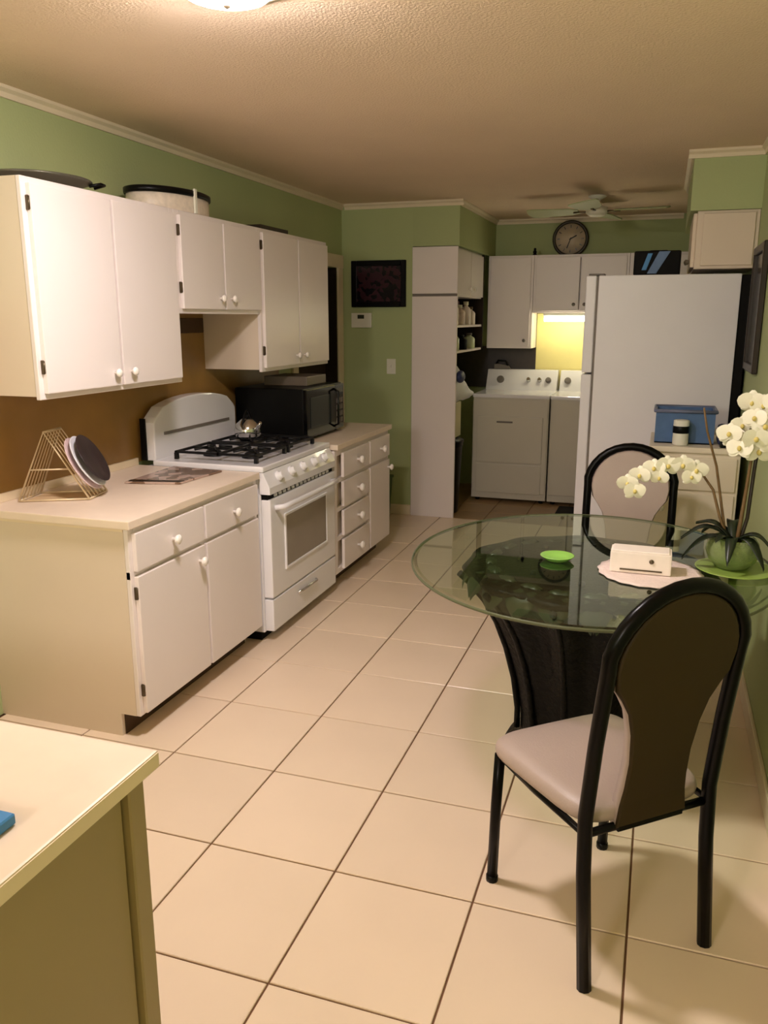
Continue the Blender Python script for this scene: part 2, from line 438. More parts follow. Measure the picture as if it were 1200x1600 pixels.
# curved backguard (arched outline, extruded in x)
poly = [(RY0+.005, .90), (RY1-.005, .90), (RY1-.005, 1.09)]
for k in range(0, 13):
    s = k/12; y = RY1-.03-(RY1-RY0-.06)*s
    z = 1.115+.085*math.sin(PI*s)**.45
    poly.append((y, z))
poly.append((RY0+.005, 1.09))
b = B(off); b.prism(poly, 'x', -2.455, -2.385, .008)
bg = b.build('backguard', 'enamel', t)
B(off).box(-2.462, -2.43, RY0-.006, RY0+.004, .90, 1.11, .002).build('side_strip', 'black', bg)
bl = B(off); prev = None
for k in range(11):
    s = k/10; y = RY0+.12+(RY1-RY0-.24)*s
    bl.box(-2.387, -2.380, y-.031, y+.031, 1.02, 1.035)
bl.build('vent_slot', 'gap_grey', bg)
# front sloped control panel
b = B(off); b.prism([(RX-.04, .872), (RX-.012, .872), (RX+.022, .80), (RX+.022, .765), (RX-.04, .765)], 'y', RY0, RY1, .003)
cp = b.build('control_panel', 'enamel', t)
for k in range(5):
    yk = RY0+.13+k*(RY1-RY0-.26)/4
    kb = B(off); p = Vector((RX+.006, yk, .835)); n = Vector((.9, 0, .42)).normalized()
    kb.tube([p-n*.002, p+n*.010, p+n*.012, p+n*.03], [.026, .026, .019, .016], 16)
    kb.build('knob', 'enamel', cp)
B(off).box(RX-.03, RX+.005, RY0+.01, RY1-.01, .735, .766).build('vent_gap', 'black_matte', t)
for k in range(14):
    yk = RY0+.09+k*(RY1-RY0-.18)/13
    B(off).box(RX-.01, RX+.012, yk-.014, yk+.014, .742, .757, .002).build('vent_fin', 'enamel', cp)
b = B(off); b.box(RX-.03, RX+.02, RY0+.006, RY1-.006, .235, .738, .008, 2)
od = b.build('oven_door', 'enamel', t)
# window pane inside a raised border
b = B(off); wy0, wy1, wz0, wz1 = RY0+.17, RY1-.15, .36, .625
b.box(RX+.018, RX+.0235, wy0, wy1, wz0, wz1, .002)
b.build('window_pane', 'oven_glass', od)
b = B(off)
b.box(RX+.018, RX+.027, wy0-.014, wy0, wz0-.014, wz1+.014, .002).box(RX+.018, RX+.027, wy1, wy1+.014, wz0-.014, wz1+.014, .002)
b.box(RX+.018, RX+.027, wy0, wy1, wz0-.014, wz0, .002).box(RX+.018, RX+.027, wy0, wy1, wz1, wz1+.014, .002)
b.build('window_border', 'enamel', od)
b = B(off); hp = [(RX+.018, RY0+.06, .69)]
for k in range(9):
    s = k/8; hp.append((RX+.058+.008*math.sin(PI*s), RY0+.075+(RY1-RY0-.15)*s, .695))
hp.append((RX+.018, RY1-.06, .69))
b.tube(hp, .014, 10); b.build('handle', 'enamel', od)
b = B(off); b.box(RX-.03, RX+.02, RY0+.006, RY1-.006, .06, .226, .008, 2)
dr = b.build('storage_drawer', 'enamel', t)
b = B(off); b.tube([(RX+.018, 3.80, .175), (RX+.034, 3.82, .178), (RX+.034, 4.02, .178), (RX+.018, 4.04, .175)], .008, 8); b.build('handle', 'chrome', dr)
# grates and burners
for gi, (ga, gb) in enumerate(((RY0+.07, (RY0+RY1)/2-.015), ((RY0+RY1)/2+.015, RY1-.07))):
    g = B(off); zt = .945
    for x in (-2.31, -2.07, -1.86):
        g.box(x-.008, x+.008, ga, gb, zt-.012, zt, .002)
    for y in (ga+.008, (ga+gb)/2, gb-.008):
        g.box(-2.31, -1.86, y-.008, y+.008, zt-.012, zt, .002)
    for bx in (-2.19, -1.965):
        for a in range(4):
            an = a*PI/2+PI/4
            cx_, cy_ = bx+.10*math.cos(an), (ga+gb)/2+.10*math.sin(an)
            g.tube([(cx_, cy_, zt-.006), (bx+.03*math.cos(an), (ga+gb)/2+.03*math.sin(an), zt+.004)], .007, 6)
    for x in (-2.31, -1.86):
        for y in (ga+.008, gb-.008): g.box(x-.009, x+.009, y-.009, y+.009, .901, zt-.01)
    g.build('grate', 'iron', ct)
    for bx in (-2.19, -1.965):
        B(off).lathe([(.055, .901), (.055, .91), (.04, .912), (.04, .924), (.032, .929), (0, .93)], (bx, (ga+gb)/2, 0), 20).build('burner', 'iron', ct)
# kettle on the rear grate
kx, ky = -2.19, 4.12; off = Vector((kx, ky, .946))
t = thing('kettle', 'small silver kettle on the rear of the stove', 'kettle', off)
B(off).lathe([(.055, .946), (.072, .955), (.078, .985), (.066, 1.02), (.036, 1.045), (.03, 1.05), (.0, 1.052)], (kx, ky, 0), 28).build('body', 'chrome', t)
B(off).lathe([(.008, 1.05), (.007, 1.058), (.013, 1.066), (.0, 1.073)], (kx, ky, 0), 14).build('lid_knob', 'black', t)
hp = [(kx, ky-.062+.124*k/10, 1.02+.075*math.sin(PI*k/10)) for k in range(11)]
B(off).tube(hp, .006, 8).build('handle', 'black', t)
B(off).tube([(kx+.06, ky-.03, .985), (kx+.09, ky-.05, 1.01), (kx+.115, ky-.065, 1.04)], [.016, .012, .008], 10).build('spout', 'chrome', t)

# ================================================================ MICROWAVE and things near it
off = Vector((-2.2, 4.72, .885))
t = thing('microwave', 'black microwave oven on the far countertop', 'microwave', off)
B(off).box(-2.42, -1.975, 4.41, 5.02, .90, 1.195, .006, 2).build('case', 'black', t)
b = B(off)
for x in (-2.38, -2.01):
    for y in (4.45, 4.98): b.lathe([(.014, .885), (.014, .90)], (x, y, 0), 10)
b.build('foot', 'black', t)
md = B(off).box(-1.976, -1.955, 4.415, 4.86, .905, 1.19, .004, 2).build('door', 'black_gloss', t)
B(off).box(-1.956, -1.953, 4.47, 4.80, .96, 1.14).build('door_window', mat('mw_window', (34, 44, 46), 0.15), md)
B(off).tube([(-1.955, 4.84, .93), (-1.925, 4.84, .945), (-1.925, 4.84, 1.15), (-1.955, 4.84, 1.165)], .008, 8).build('handle', 'black_gloss', md)
mp = B(off).box(-1.976, -1.957, 4.865, 5.015, .905, 1.19, .003).build('control_panel', 'black_gloss', t)
B(off).box(-1.958, -1.955, 4.885, 4.995, 1.135, 1.165).build('display', 'lcd', mp)
for r in range(4):
    for c in range(3):
        B(off).box(-1.958, -1.9555, 4.887+c*.038, 4.917+c*.038, .945+r*.042, .975+r*.042, .001).build('button', 'gap_grey', mp)
o = B((-2.2, 4.55, 1.195)).box(-2.33, -2.04, 4.62, 4.92, 1.1965, 1.252, .006, 2).build('tray', mat('tray_grey', (110, 98, 84), 0.4))
tag(o, 'low grey-brown tray lying on top of the microwave', 'tray')

# ================================================================ THINGS ON THE NEAR COUNTERTOP
# white wire rack holding plates
off = Vector((-2.26, 2.70, .88))
t = thing('plate_rack', 'cream wire rack with tall triangular ends on the near countertop', 'rack', off)
b = B(off); zb = .886
ap = Vector((-2.33, 2.66, 1.155))
c = [Vector((-2.405, 2.575, zb)), Vector((-2.165, 2.70, zb)), Vector((-2.20, 2.86, zb)), Vector((-2.44, 2.74, zb))]
for i in range(4): b.tube([c[i], c[(i+1) % 4]], .004, 6)
ap2 = Vector((-2.36, 2.80, 1.155))
b.tube([c[0], ap, c[1]], .0045, 6); b.tube([c[3], ap2, c[2]], .0045, 6); b.tube([ap, ap2], .004, 6)
b.tube([c[0]+(ap-c[0])*.45, c[1]+(ap-c[1])*.45], .0035, 6)
b.build('wire_frame', 'rack_wire', t)
b = B(off)
for i in range(5):
    s = (i+1)/6; b.tube([c[0].lerp(c[3], s), ap.lerp(ap2, s), c[1].lerp(c[2], s)], .003, 6)
b.build('wire_rib', 'rack_wire', t)
for k, (dx, m, rr, lab) in enumerate(((0, 'plate_pink', 1.0, 'pale pink patterned plate leaning innermost on the wire rack'), (.022, 'cloth_white', .96, 'plain white plate sandwiched between the patterned and the dark plate'), (.046, 'plate_dark', .90, 'dark plate leaning outermost on the wire rack'))):
    # plates leaning on the rack's right side, their normal along the slope
    n = Vector((.82, .30, .50)).normalized()
    cc = Vector((-2.232, 2.745, 1.012))+n*dx
    o = B((0, 0, 0)).lathe([(.0, 0), (.06, 0), (.068, .004), (.118*rr, .014), (.12*rr, .018), (.115*rr, .018), (.066, .009), (0, .006)], (0, 0, 0), 36).build('plate', m, None, cc)
    o.rotation_euler = n.to_track_quat('Z', 'Y').to_euler()
    tag(o, lab, 'plate', 'plates leaning on the wire rack')
o = B((-2.3, 2.68, .8805)).prism([(-2.395, 2.60), (-2.19, 2.70), (-2.22, 2.84), (-2.425, 2.745)], 'z', .8805, .883).build('mat', 'doily')
tag(o, 'tan paper mat lying under the wire rack', 'mat')
# patterned cutting board lying flat
off = Vector((-2.1, 3.24, .8805))
t = thing('cutting_board', 'patterned brown glass cutting board flat on the counter beside the stove', 'cutting board', off)
pl = [(-2.235, 3.03), (-1.99, 3.09), (-1.965, 3.42), (-2.25, 3.45)]
B(off).prism(pl, 'z', .8812, .890, .003).build('board', 'board_print', t)
pl2 = [(-2.225, 3.045), (-2.0, 3.10), (-1.99, 3.13), (-2.23, 3.075)]
B(off).prism(pl2, 'z', .8895, .8925).build('dark_border', 'dark_wood', t)

# ================================================================ ON TOP OF THE UPPER CABINETS
off = Vector((-2.22, 3.62, 2.076))
t = thing('cake_tin', 'round cream floral cake tin with black rim on the upper cabinets', 'tin', off)
B(off).lathe([(.15, 2.077), (.152, 2.08), (.152, 2.165), (.0, 2.166)], (-2.30, 3.62, 0), 48, sy=1.75).build('body', 'box_floral', t)
B(off).lathe([(.157, 2.155), (.16, 2.16), (.16, 2.18), (.152, 2.184), (.14, 2.18), (0, 2.176)], (-2.30, 3.62, 0), 48, sy=1.75).build('lid', 'black', t)
B(off).box(-2.146, -2.135, 3.585, 3.605, 2.08, 2.19, .002).build('clasp', 'plastic_white', t)
off = Vector((-2.28, 2.74, 2.076))
t = thing('platter', 'oval metal platter lying on the nearest upper cabinet', 'platter', off)
B(off).lathe([(.09, 2.077), (.10, 2.078), (.165, 2.108), (.172, 2.112), (.168, 2.117), (.10, 2.086), (0, 2.084)], (-2.29, 2.73, 0), 40, sy=1.25).build('dish', mat('pewter', (110, 108, 96), 0.35, metal=.6), t)
B(off).tube([(-2.17, 2.86, 2.10), (-2.145, 2.90, 2.112), (-2.15, 2.93, 2.112), (-2.19, 2.915, 2.10)], .006, 6).build('handle', 'black', t)
off = Vector((-2.25, 4.50, 2.076))
t = thing('baking_tray', 'dark shallow baking tray on the upper cabinets past the stove', 'tray', off)
b = B(off); b.box(-2.42, -2.16, 4.30, 4.66, 2.0765, 2.082)
b.box(-2.42, -2.41, 4.30, 4.66, 2.082, 2.105).box(-2.17, -2.16, 4.30, 4.66, 2.082, 2.105).box(-2.41, -2.17, 4.30, 4.31, 2.082, 2.105).box(-2.41, -2.17, 4.65, 4.66, 2.082, 2.105)
b.build('pan', 'dark_wood', t)
b = B(off); b.tube([(-2.25, 4.66, 2.10), (-2.25, 4.70, 2.112), (-2.33, 4.70, 2.112), (-2.33, 4.66, 2.10)], .006, 6); b.build('handle', 'black', t)

# ================================================================ BACK WALL
off = Vector((-2.177, YB-.001, 1.862))
t = thing('picture_frame', 'black framed dark picture on the green back wall', 'picture', off)
b = B(off); x0, x1, z0, z1 = -2.405, -1.950, 1.685, 2.042; fw = .042
b.box(x0, x0+fw, YB-.026, YB-.002, z0, z1, .004).box(x1-fw, x1, YB-.026, YB-.002, z0, z1, .004)
b.box(x0+fw, x1-fw, YB-.026, YB-.002, z0, z0+fw, .004).box(x0+fw, x1-fw, YB-.026, YB-.002, z1-fw, z1, .004)
b.build('frame', 'black', t)
B(off).box(x0+fw, x1-fw, YB-.012, YB-.003, z0+fw, z1-fw).build('print', 'poster', t)
off = Vector((-2.32, YB-.001, 1.59))
t = thing('thermostat', 'small white thermostat below the black picture', 'thermostat', off)
B(off).box(-2.405, -2.235, YB-.028, YB-.001, 1.525, 1.64, .006, 2).build('case', 'plastic_white', t)
B(off).box(-2.35, -2.295, YB-.030, YB-.027, 1.595, 1.625).build('display', 'lcd', t)
off = Vector((-2.07, YB-.001, 1.22))
t = thing('light_switch', 'white light switch plate on the green back wall', 'switch', off)
B(off).box(-2.11, -2.035, YB-.008, YB-.001, 1.16, 1.28, .003, 2).build('plate', 'plastic_white', t)
B(off).box(-2.078, -2.068, YB-.018, YB-.007, 1.21, 1.232, .002).build('toggle', 'plastic_white', t)
off = Vector((-2.15, 6.15, 0))
t = thing('waste_bin', 'dark green waste bin behind the far base cabinet', 'bin', off)
b = B(off); b.prism([(-2.27, .0), (-2.05, .0), (-2.03, .33), (-2.29, .33)], 'y', 6.06, 6.28, .006)
b.build('body', 'bin_green', t)
B(off).box(-2.30, -2.02, 6.05, 6.29, .33, .352, .006, 2).build('rim', 'bin_green', t)

# ================================================================ TALL UNIT AND LAUNDRY
off = Vector((-1.72, 6.9, 0))
t = thing('tall_shelf_unit', 'tall white end panel unit with upper doors and open shelves by the laundry', 'cabinet', off)
B(off).box(XP, XS-.005, YB-.012, YB+.012, .0, 1.765, .003).build('end_panel', 'cab_white', t)
B(off).box(XP, XS-.005, YB-.012, YB+.012, 1.785, 2.135, .003).build('end_panel', 'cab_white', t)
B(off).box(XP+.005, XS-.03, YB+.013, 7.36, 1.765, 2.135).build('upper_body', 'cab_white', t)
B(off).box(XP+.002, XS-.012, YB, YB+.01, 1.76, 1.79).build('joint', 'gap_grey', t)
front_x(off, t, 'door', XS-.03, YB+.03, 6.86, 1.775, 2.12, 'cab_white', (6.80, 1.83))
front_x(off, t, 'door', XS-.03, 6.875, 7.35, 1.775, 2.12, 'cab_white', (6.93, 1.83))
for z in (1.545, 1.345):
    B(off).box(XP+.005, XS-.02, YB+.013, 7.36, z-.018, z).build('shelf', 'cab_white', t)
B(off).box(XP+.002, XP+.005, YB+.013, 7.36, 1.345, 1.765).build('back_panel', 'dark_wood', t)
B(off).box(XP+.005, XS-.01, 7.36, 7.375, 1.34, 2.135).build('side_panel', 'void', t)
def bottle(x, y, z, h, r, m, cap, label, name='bottle', cat='bottle'):
    t = thing(name, label, cat, (x, y, z), 'bottles and jars on the laundry shelves')
    B((x, y, z)).lathe([(r*.95, z+.0005), (r, z+.008), (r, z+h*.62), (r*.8, z+h*.72), (r*.4, z+h*.8), (r*.4, z+h*.86), (0, z+h*.861)], (x, y, 0), 16).build('body', m, t)
    B((x, y, z)).lathe([(r*.5, z+h*.85), (r*.5, z+h), (0, z+h)], (x, y, 0), 12).build('cap', cap, t)
xs = -1.60
bottle(xs, 6.50, 1.545, .20, .045, 'napkin', 'red_dark', 'white bottle nearest the end panel on the upper open shelf')
bottle(xs, 6.72, 1.545, .16, .048, 'lace', 'plastic_white', 'pinkish squat bottle second from the end panel, upper open shelf')
bottle(xs, 6.95, 1.545, .19, .044, 'napkin', 'plastic_white', 'white bottle third from the end panel on the upper shelf')
bottle(xs, 7.12, 1.545, .15, .044, 'napkin', 'hinge', 'white jar deepest in the row on the upper open shelf', 'jar', 'jar')
o = B((-1.66, 6.9, 1.546)).box(-1.78, -1.68, 6.75, 7.05, 1.546, 1.74, .003).build('carton', 'red_dark'); tag(o, 'dark red carton behind the white bottles on the upper shelf', 'box')
bottle(xs, 6.52, 1.345, .15, .05, 'jar_pale', 'jar_pale', 'pale green jar nearest the end panel on the lower open shelf', 'jar', 'jar')
bottle(xs, 6.80, 1.345, .12, .05, 'black_matte', 'black', 'black tin on the lower open shelf between two jars', 'tin', 'tin')
bottle(xs, 7.10, 1.345, .13, .05, 'jar_pale', 'gap_grey', 'pale jar with grey lid deepest on the lower open shelf', 'jar', 'jar')
# black bin, cream carton on it, white towel on top
off = Vector((-1.63, 6.6, 0))
t = thing('trash_bin', 'tall black trash bin beside the white end panel', 'bin', off)
b = B(off); b.lathe([(.10, 0.001), (.105, .01), (.135, .56), (.142, .565), (.142, .60), (.12, .605), (0, .606)], (-1.65, 6.60, 0), 28, sx=.9, sy=1.15); b.build('body', 'black', t)
B(off).lathe([(.148, .598), (.148, .612), (.09, .64), (0, .645)], (-1.65, 6.60, 0), 28, sx=.9, sy=1.15).build('lid', 'black', t)
o = B((-1.62, 6.55, .646)).box(-1.72, -1.56, 6.50, 6.68, .646, .93, .004).build('carton', 'box_cream'); tag(o, 'tall cream carton standing on the black trash bin', 'box')
# towel: a lumpy folded heap from carton to dryer top
def towel():
    b = B((-1.6, 6.8, .93)); n = 26; mI = 8; rows = []
    for i in range(n+1):
        s = i/n; y = 6.46+.72*s
        h = .37*(1-s)**.85*(1-.25*math.sin(s*9)**2)+.03
        if s < .06: h *= .55
        row = []
        for j in range(mI+1):
            q = j/mI; a = PI*q
            x = -1.64-.085*math.cos(a)
            z = .932+h*math.sin(a)**.6+.012*math.sin(9*s+6*q)
            row.append(b.bm.verts.new((x, y+.02*math.sin(5*q), max(z, .932))))
        rows.append(row)
    for i in range(n):
        for j in range(mI):
            f = b.bm.faces.new((rows[i][j], rows[i][j+1], rows[i+1][j+1], rows[i+1][j])); f.smooth = True
    b.bm.faces.new([r[0] for r in rows] + [r[-1] for r in rows[::-1]])
    b.bm.faces.new(rows[0]); b.bm.faces.new(rows[-1])
    return b.build('towel', 'cloth_white')
tag(towel(), 'crumpled white towel heaped between the carton and the dryer', 'towel')
o = B((-1.63, 6.56, .931)).ball((-1.533, 6.52, 1.14), .035, .09, .05).build('sock', 'blue_dark'); tag(o, 'dark blue bundled sock on the white towel', 'sock')

def laundry(name, label, x0, x1, y0, z1, dryer):
    off = Vector(((x0+x1)/2, (y0+7.75)/2, 0))
    t = thing(name, label, 'appliance', off)
    B(off).box(x0+.004, x1-.004, y0+.012, 7.76, .03, z1-.03, .006, 2).build('body', 'washer', t)
    b = B(off)
    for x in (x0+.05, x1-.05):
        for y in (y0+.07, 7.70): b.lathe([(.02, 0), (.02, .03)], (x, y, 0), 10)
    b.build('foot', 'black', t)
    B(off).box(x0, x1, y0, 7.76, z1-.03, z1, .008, 2).build('top', 'enamel', t)
    p = B(off); p.prism([(7.60, z1-.002), (7.78, z1-.002), (7.78, z1+.18), (7.70, z1+.18)], 'x', x0+.01, x1-.01, .005)
    pn = p.build('control_console', 'enamel', t)
    ks = ((.14, .034), (.40, .02), (.50, .02), (.58, .026)) if dryer else ((.08, .03), (.22, .022), (.38, .028))
    for (dx, r) in ks:
        c = Vector((x0+dx, 7.645, z1+.09)); n = Vector((0, -.87, .48)).normalized()
        B(off).tube([c-n*.006, c+n*.012, c+n*.028], [r, r, r*.75], 14).build('dial', 'gap_grey' if r > .025 else 'chrome', pn)
    if dryer:
        B(off).box(x0+.012, x1-.012, y0+.004, y0+.013, .09, z1-.04, .003).build('front_panel', 'washer', t)
        dd = B(off).box(x0+.045, x1-.05, y0-.010, y0+.006, .36, z1-.19, .006, 2).build('door', 'washer', t)
        B(off).box(x0+.22, x0+.36, y0-.016, y0-.009, z1-.245, z1-.23, .002).build('handle', 'gap_grey', dd)
        B(off).box(x0+.045, x1-.05, y0-.006, y0+.006, .085, .345, .006, 2).build('lower_panel', 'washer', t)
    else:
        B(off).box(x0+.012, x1-.012, y0+.004, y0+.013, .09, z1-.04, .003).build('front_panel', 'washer', t)
    return t
laundry('dryer', 'white front-door dryer beside the trash bin', -1.555, -.885, 7.10, .955, True)
laundry('washing_machine', 'white washing machine right of the dryer, half behind the refrigerator', -.880, -.20, 7.10, .955, False)
tl = thing('iron', 'small grey clothes iron on the dryer console', 'iron', (-1.42, 7.66, 1.136))
B((-1.42, 7.66, 1.136)).prism([(-1.49, 1.137), (-1.34, 1.137), (-1.36, 1.165), (-1.45, 1.185), (-1.49, 1.18)], 'y', 7.705, 7.765, .004).build('body', 'gap_grey', tl)
B((-1.42, 7.66, 1.136)).tube([(-1.48, 7.735, 1.18), (-1.46, 7.735, 1.215), (-1.39, 7.735, 1.21), (-1.37, 7.735, 1.165)], .008, 8).build('handle', 'black', tl)
# upper cabinets on the laundry wall
def upper_y(label, x0, x1, z0, nd, m='cab_white'):
    yf = 7.50; off = Vector(((x0+x1)/2, 7.66, z0))
    t = thing('wall_cabinet', label, 'cabinet', off, 'cabinets above the laundry machines')
    B(off).box(x0, x1, yf+.02, YE-.032, z0, 2.135).build('body', m, t)
    f = B(off); f.box(x0, x0+.03, yf, yf+.02, z0, 2.135, .002).box(x1-.03, x1, yf, yf+.02, z0, 2.135, .002)
    f.box(x0+.03, x1-.03, yf, yf+.02, z0, z0+.03, .002).box(x0+.03, x1-.03, yf, yf+.02, 2.10, 2.135, .002)
    f.build('face_frame', m, t)
    wd = (x1-x0-.03)/nd
    for i in range(nd):
        a = x0+.015+wd*i+.006; c = a+wd-.012
        d = B(off).box(a, c, yf-.018, yf, z0+.018, 2.115, .004, 2).build('door', m, t)
        kx = c-.04 if i % 2 == 0 else a+.04
        B(off).lathe([(.008, .018), (.008, .028), (.016, .034), (.012, .044), (0, .045)], (kx, yf, z0+.07), 12, axis='y').build('knob', 'gap_grey', d)
    return t
upper_y('tall white wall cabinet left of the glowing tube', XS+.004, -1.125, 1.335, 1)
upper_y('short white double-door cabinet above the glowing tube', -1.123, -.32, 1.645, 2)
upper_y('short white wall cabinet mostly hidden behind the refrigerator', -.318, .43, 1.645, 2)
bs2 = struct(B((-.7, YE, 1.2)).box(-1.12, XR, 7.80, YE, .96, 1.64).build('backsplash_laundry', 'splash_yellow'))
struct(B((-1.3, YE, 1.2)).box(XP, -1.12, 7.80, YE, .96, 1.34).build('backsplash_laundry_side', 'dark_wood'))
off = Vector((-.70, 7.56, 1.60))
t = thing('tube_light', 'glowing tube light under the short laundry cabinets', 'lamp', off)
B(off).box(-1.03, -.38, 7.51, 7.60, 1.618, 1.644, .004).build('housing', 'plastic_white', t)
B(off).box(-1.02, -.39, 7.505, 7.58, 1.570, 1.617, .014, 3).build('diffuser', 'tube_glow', t)
# clock, standing on the cabinets against the wall
off = Vector((-.865, 7.70, 2.136))
cx_, cz_, cr = -.852, 2.285, .158
t = thing('wall_clock', 'round clock with dark rim above the laundry cabinets', 'clock', Vector((cx_, 7.78, 2.136)))
off = Vector((cx_, 7.78, 2.136))
B(off).lathe([(cr-.004, -.03), (cr, -.02), (cr, .010), (cr-.012, .018), (cr-.026, .012), (cr-.03, .0), (cr-.03, -.028)], (cx_, 7.772, cz_), 48, axis='y').build('rim', 'clock_rim', t)
dl = B(off).lathe([(cr-.028, 0), (cr-.028, .008), (0, .009)], (cx_, 7.772, cz_), 40, axis='y').build('dial', 'clock_face', t)
for k in range(12):
    a = k*PI/6
    c = Vector((cx_+.105*math.sin(a), 7.7625, cz_+.105*math.cos(a)))
    B(off).box(c.x-.004, c.x+.004, 7.761, 7.764, c.z-.012, c.z+.012, rot=Matrix.Rotation(a, 3, 'Y'), pivot=c).build('hour_mark', 'clock_rim', dl)
for (a, ln, w_) in ((math.radians(62), .06, .005), (math.radians(200), .085, .004)):
    c = Vector((cx_, 7.7605, cz_))
    B(off).box(cx_-w_, cx_+w_, 7.7595, 7.7615, cz_-.012, cz_+ln, rot=Matrix.Rotation(a, 3, 'Y'), pivot=c).build('hand', 'black', dl)
# small dark figurine on the cabinets
off = Vector((-1.13, 7.55, 2.136))
t = thing('figurine', 'tiny dark figurine on top of the laundry cabinets', 'figurine', off)
B(off).lathe([(.022, 2.136), (.022, 2.142), (.012, 2.148), (.018, 2.165), (.010, 2.178), (0, 2.18)], (-1.13, 7.55, 0), 14).build('body', 'black', t)
B(off).ball((-1.13, 7.55, 2.187), .012).build('head', 'black', t)
# ceiling fan
fc = Vector((-.535, 6.50, 0)); off = Vector((fc.x, fc.y, ZC))
t = thing('ceiling_fan', 'small ceiling fan with pale green blades in front of the laundry', 'fan', off)
B(off).lathe([(.06, ZC-.0005), (.065, ZC-.01), (.03, ZC-.03), (.02, ZC-.035), (.02, ZC-.075), (.0, ZC-.076)], (fc.x, fc.y, 0), 24).build('canopy', 'plastic_white', t)
B(off).lathe([(.03, ZC-.072), (.075, ZC-.085), (.08, ZC-.12), (.05, ZC-.145), (0, ZC-.15)], (fc.x, fc.y, 0), 24).build('motor_housing', 'plastic_white', t)
for k in range(4):
    a = math.radians(-97)+k*PI/2; R3 = Matrix.Rotation(a, 3, 'Z')
    b = B(off)
    pl = [(.13, -.045), (.20, -.075), (.46, -.105), (.50, -.095), (.515, 0), (.50, .095), (.46, .105), (.20, .075), (.13, .045)]
    vs = []
    b.prism(pl, 'z', -.004, .004)
    tw = Matrix.Rotation(math.radians(9), 3, 'X')
    for v in b.bm.verts: v.co = R3 @ (tw @ v.co) + Vector((fc.x, fc.y, ZC-.105))
    bl = b.build('blade', 'fan_green', t)
    b = B(off); b.tube([fc+R3@Vector((.06, 0, 0))+Vector((0, 0, ZC-.112)), fc+R3@Vector((.17, 0, 0))+Vector((0, 0, ZC-.112))], .012, 6, flat=.5); b.build('bracket', 'hinge', bl)
# floor mat in the laundry
o = B((-.66, 6.95, 0)).box(-.76, -.30, 6.72, 7.06, .0005, .012, .004).build('floor_mat', 'black_matte')
tag(o, 'dark rubber mat on the floor before the washing machine', 'mat')

# ================================================================ FRIDGE GROUP
FX0, FX1 = -.375, .375; FY0, FY1 = 4.97, 5.72; FZ = 1.835
off = Vector((0, 5.35, 0))
t = thing('refrigerator', 'large white refrigerator seen from its side', 'refrigerator', off)
B(off).box(FX0, FX1, FY0, FY1, .06, FZ, .006, 2).build('cabinet', 'enamel_fridge', t)
B(off).box(FX0+.02, FX1, FY0+.03, FY1-.03, .0, .06).build('plinth', 'black_matte', t)
B(off).box(FX1, FX1+.052, FY0+.012, FY1-.01, .05, FZ-.006, .004).build('back_panel', 'black_matte', t)
B(off).box(FX0-.012, FX0, FY0+.006, FY1-.006, .06, FZ-.004).build('door_gasket', 'gap_grey', t)
fd = B(off).box(FX0-.07, FX0-.012, FY0, FY1, 1.29, FZ, .010, 3).build('freezer_door', 'enamel_fridge', t)
fd2 = B(off).box(FX0-.07, FX0-.012, FY0, FY1, .08, 1.28, .010, 3).build('fridge_door', 'enamel_fridge', t)
for dd, za, zb in ((fd, 1.32, 1.60), (fd2, .82, 1.25)):
    B(off).tube([(FX0-.07, FY1-.06, za), (FX0-.105, FY1-.06, za+.03), (FX0-.105, FY1-.06, zb-.03), (FX0-.07, FY1-.06, zb)], .011, 8).build('handle', 'enamel_fridge', dd)
hg = B(off).box(FX0-.06, FX0+.03, FY0+.03, FY0+.09, FZ+.0002, FZ+.012, .003).build('hinge_cap', 'gap_grey', t)
off = Vector((-.04, 5.22, FZ))
t = thing('cooler_bag', 'black soft cooler bag with a blue stripe on the refrigerator', 'bag', off)
B(off).box(-.195, .058, 5.06, 5.34, FZ+.001, FZ+.135, .015, 3).build('body', 'black_matte', t)
b = B(off); b.prism([(-.12, FZ+.01), (-.07, FZ+.01), (.0, FZ+.13), (-.06, FZ+.13)], 'y', 5.052, 5.064, .001); b.build('stripe', 'blue', t)
b = B(off); b.prism([(-.15, FZ+.03), (-.125, FZ+.03), (-.095, FZ+.12), (-.12, FZ+.12)], 'y', 5.052, 5.064); b.build('stripe', 'blue_bright', t)
B(off).tube([(-.13, 5.2, FZ+.134), (-.11, 5.2, FZ+.142), (-.02, 5.2, FZ+.142), (.0, 5.2, FZ+.134)], .005, 6).build('carry_strap', 'black', t)
off = Vector((.29, 5.3, 1.87))
t = thing('wall_cabinet', 'small cream cabinet above the refrigerator under the green soffit', 'cabinet', off)
B(off).box(.125, XR-.001, 4.985, 5.72, 1.862, 2.164, .003).build('body', 'cab_cream', t)
B(off).box(.155, .418, 4.972, 4.985, 1.878, 2.150, .003).build('side_panel', 'cab_cream', t)
d = B(off).box(.105, .125, 5.0, 5.355, 1.872, 2.154, .003).build('door', 'cab_cream', t)
B(off).lathe([(.008, 0), (.016, -.02), (0, -.03)], (.106, 5.32, 1.92), 10, axis='x').build('knob', 'knob_white', d)
d = B(off).box(.105, .125, 5.36, 5.715, 1.872, 2.154, .003).build('door', 'cab_cream', t)
B(off).lathe([(.008, 0), (.016, -.02), (0, -.03)], (.106, 5.40, 1.92), 10, axis='x').build('knob', 'knob_white', d)
